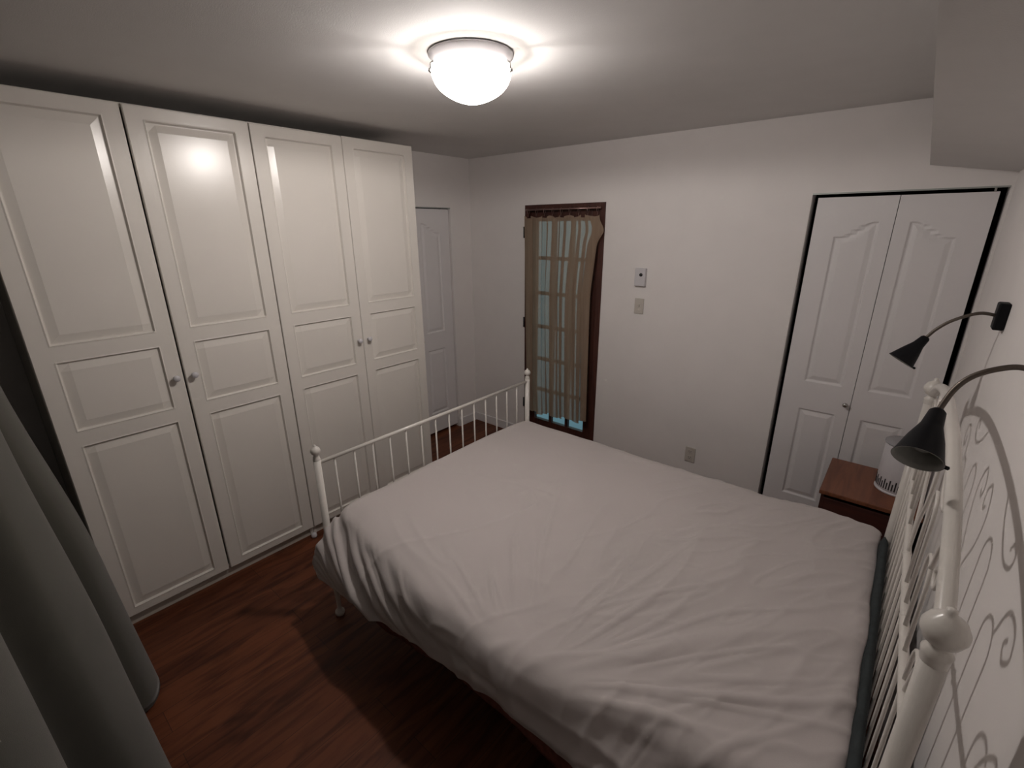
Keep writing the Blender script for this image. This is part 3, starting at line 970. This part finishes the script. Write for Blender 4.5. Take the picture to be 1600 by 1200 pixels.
# ------------------------------------------------------------------ ceiling light
lx, ly = 1.31, 1.22
lt = thing('ceiling_light', 'lit white glass bowl ceiling light above the bed', 'ceiling light', (lx, ly, ZC))
lathe('pan', [(0, 0), (0.142, 0), (0.147, -0.004), (0.147, -0.009), (0.136, -0.015), (0.131, -0.040), (0, -0.041)], (lx, ly, ZC), MPLW, lt, n=48)
R_ = 0.140
bowl = [(0.106, ZC - 0.046 - ZC)]
prof = [(R_ * 0.985, -0.052), (R_, -0.058), (R_ * 0.985, -0.068)]
for a in np.linspace(0.10, 1.0, 14):
    prof.append((R_ * 0.97 * math.cos(a * PI / 2) ** 1.35 if a < 1 else 0.0, -0.066 - 0.088 * math.sin(a * PI / 2)))
prof[-1] = (0.0, prof[-1][1])
lathe('glass_bowl', prof, (lx, ly, ZC), MLIT, lt, n=64)
bd = bpy.data.lights.new('bulb', 'POINT'); bd.energy = BULB_WATTS; bd.color = (1.0, 0.95, 0.925); bd.shadow_soft_size = 0.036
sd = bpy.data.lights.new('added_down_spot', 'SPOT'); sd.energy = DOWN_WATTS; sd.color = bd.color; sd.shadow_soft_size = 0.05; sd.spot_size = math.radians(178); sd.spot_blend = 0.15  # added beside the bulb to light the room without flooding the ceiling
so_ = bpy.data.objects.new('added_down_spot', sd); COL.objects.link(so_); so_.location = (lx, ly, ZC - 0.080); so_.parent = lt; so_.matrix_parent_inverse = Matrix.Translation(lt.location).inverted()
bo = bpy.data.objects.new('bulb', bd); COL.objects.link(bo); bo.location = (lx, ly, ZC - 0.076); bo.parent = lt; bo.matrix_parent_inverse = Matrix.Translation(lt.location).inverted()
for k, ang in enumerate((22, 130, 238)):
    a = math.radians(ang)
    cx_, cy_ = lx + math.cos(a) * 0.141, ly + math.sin(a) * 0.141
    c = tube('clip', [(lx + math.cos(a) * 0.116, ly + math.sin(a) * 0.116, ZC - 0.02), (cx_, cy_, ZC - 0.040), (cx_ + math.cos(a) * 0.001, cy_ + math.sin(a) * 0.001, ZC - 0.068)], 0.004, MCHROME, lt, 8)
    lathe('clip_knob', [(0, 0), (0.006, 0.001), (0.006, 0.008), (0, 0.010)], (cx_, cy_, ZC - 0.060), MCHROME, c, (math.cos(a), math.sin(a), 0), 12)

# ------------------------------------------------------------------ grey-green curtain at the near left
gc = thing('window_curtain', 'heavy grey-green curtain hanging in deep folds at the near left', 'curtain', (0.7, -0.2, 0.0))
NX, NZ = 360, 60
V = []; F = []
# plan of the folded cloth: (x, y) control points
PL = [(-0.52, -0.17), (-0.42, -0.11), (-0.32, -0.17), (-0.22, -0.24), (-0.12, -0.20), (0.02, -0.13), (0.16, -0.20), (0.24, -0.19), (0.34, -0.085), (0.46, -0.062), (0.58, -0.11), (0.62, -0.22), (0.70, -0.24), (0.82, -0.15),  # far left folds added: dark cloth stands in for shade beside the wardrobe
      (0.98, -0.105), (1.14, -0.16), (1.18, -0.28), (1.27, -0.31), (1.38, -0.25), (1.50, -0.235), (1.60, -0.29), (1.63, -0.38), (1.70, -0.40), (1.80, -0.34), (1.90, -0.33), (1.98, -0.40), (2.06, -0.41), (2.15, -0.35), (2.25, -0.35), (2.32, -0.42), (2.40, -0.42), (2.48, -0.37)]  # unseen right end added to cut bounce from the front wall
pl = spline([(a, b, 0) for a, b in PL], 16)
for j in range(NZ + 1):
    z = 2.20 * (1 - j / NZ) + 0.012 * (j / NZ)
    fl = max(0.0, (1.5 - z) / 1.5)
    for i, p in enumerate(pl):
        k = 0.75 + 0.35 * fl
        y = -0.26 + (p.y + 0.26) * k + 0.030 * fl ** 1.5 + 0.055 * sm((1.45 - z) / 0.8) * math.exp(-((p.x - 0.58) / 0.36) ** 2)
        y += 0.008 * noise.noise(Vector((p.x * 5, z * 1.5, 1.0)))
        x = p.x + 0.02 * fl * math.sin(p.x * 9) + 0.010 * noise.noise(Vector((p.x * 3, z * 2, 4.0)))
        V.append((x, y, z))
n = len(pl)
for j in range(NZ):
    for i in range(n - 1):
        a = j * n + i
        F.append((a, a + 1, a + n + 1, a + n))
cc = pyd('curtain_cloth', V, F, MCURT, gc, True)
so = cc.modifiers.new('thickness', 'SOLIDIFY'); so.thickness = 0.003
rd = thing('window_curtain_rod', 'dark rod carrying the heavy grey-green curtain', 'curtain rod', (0.7, -0.26, 2.2))
tube('rod', [(-0.53, -0.26, 2.21), (2.6, -0.26, 2.21)], 0.010, MDKP, rd, 14)
for x in (-0.50, 2.55):
    tube('bracket', [(x, YF, 2.21), (x, -0.26, 2.21)], 0.008, MDKP, rd, 10)
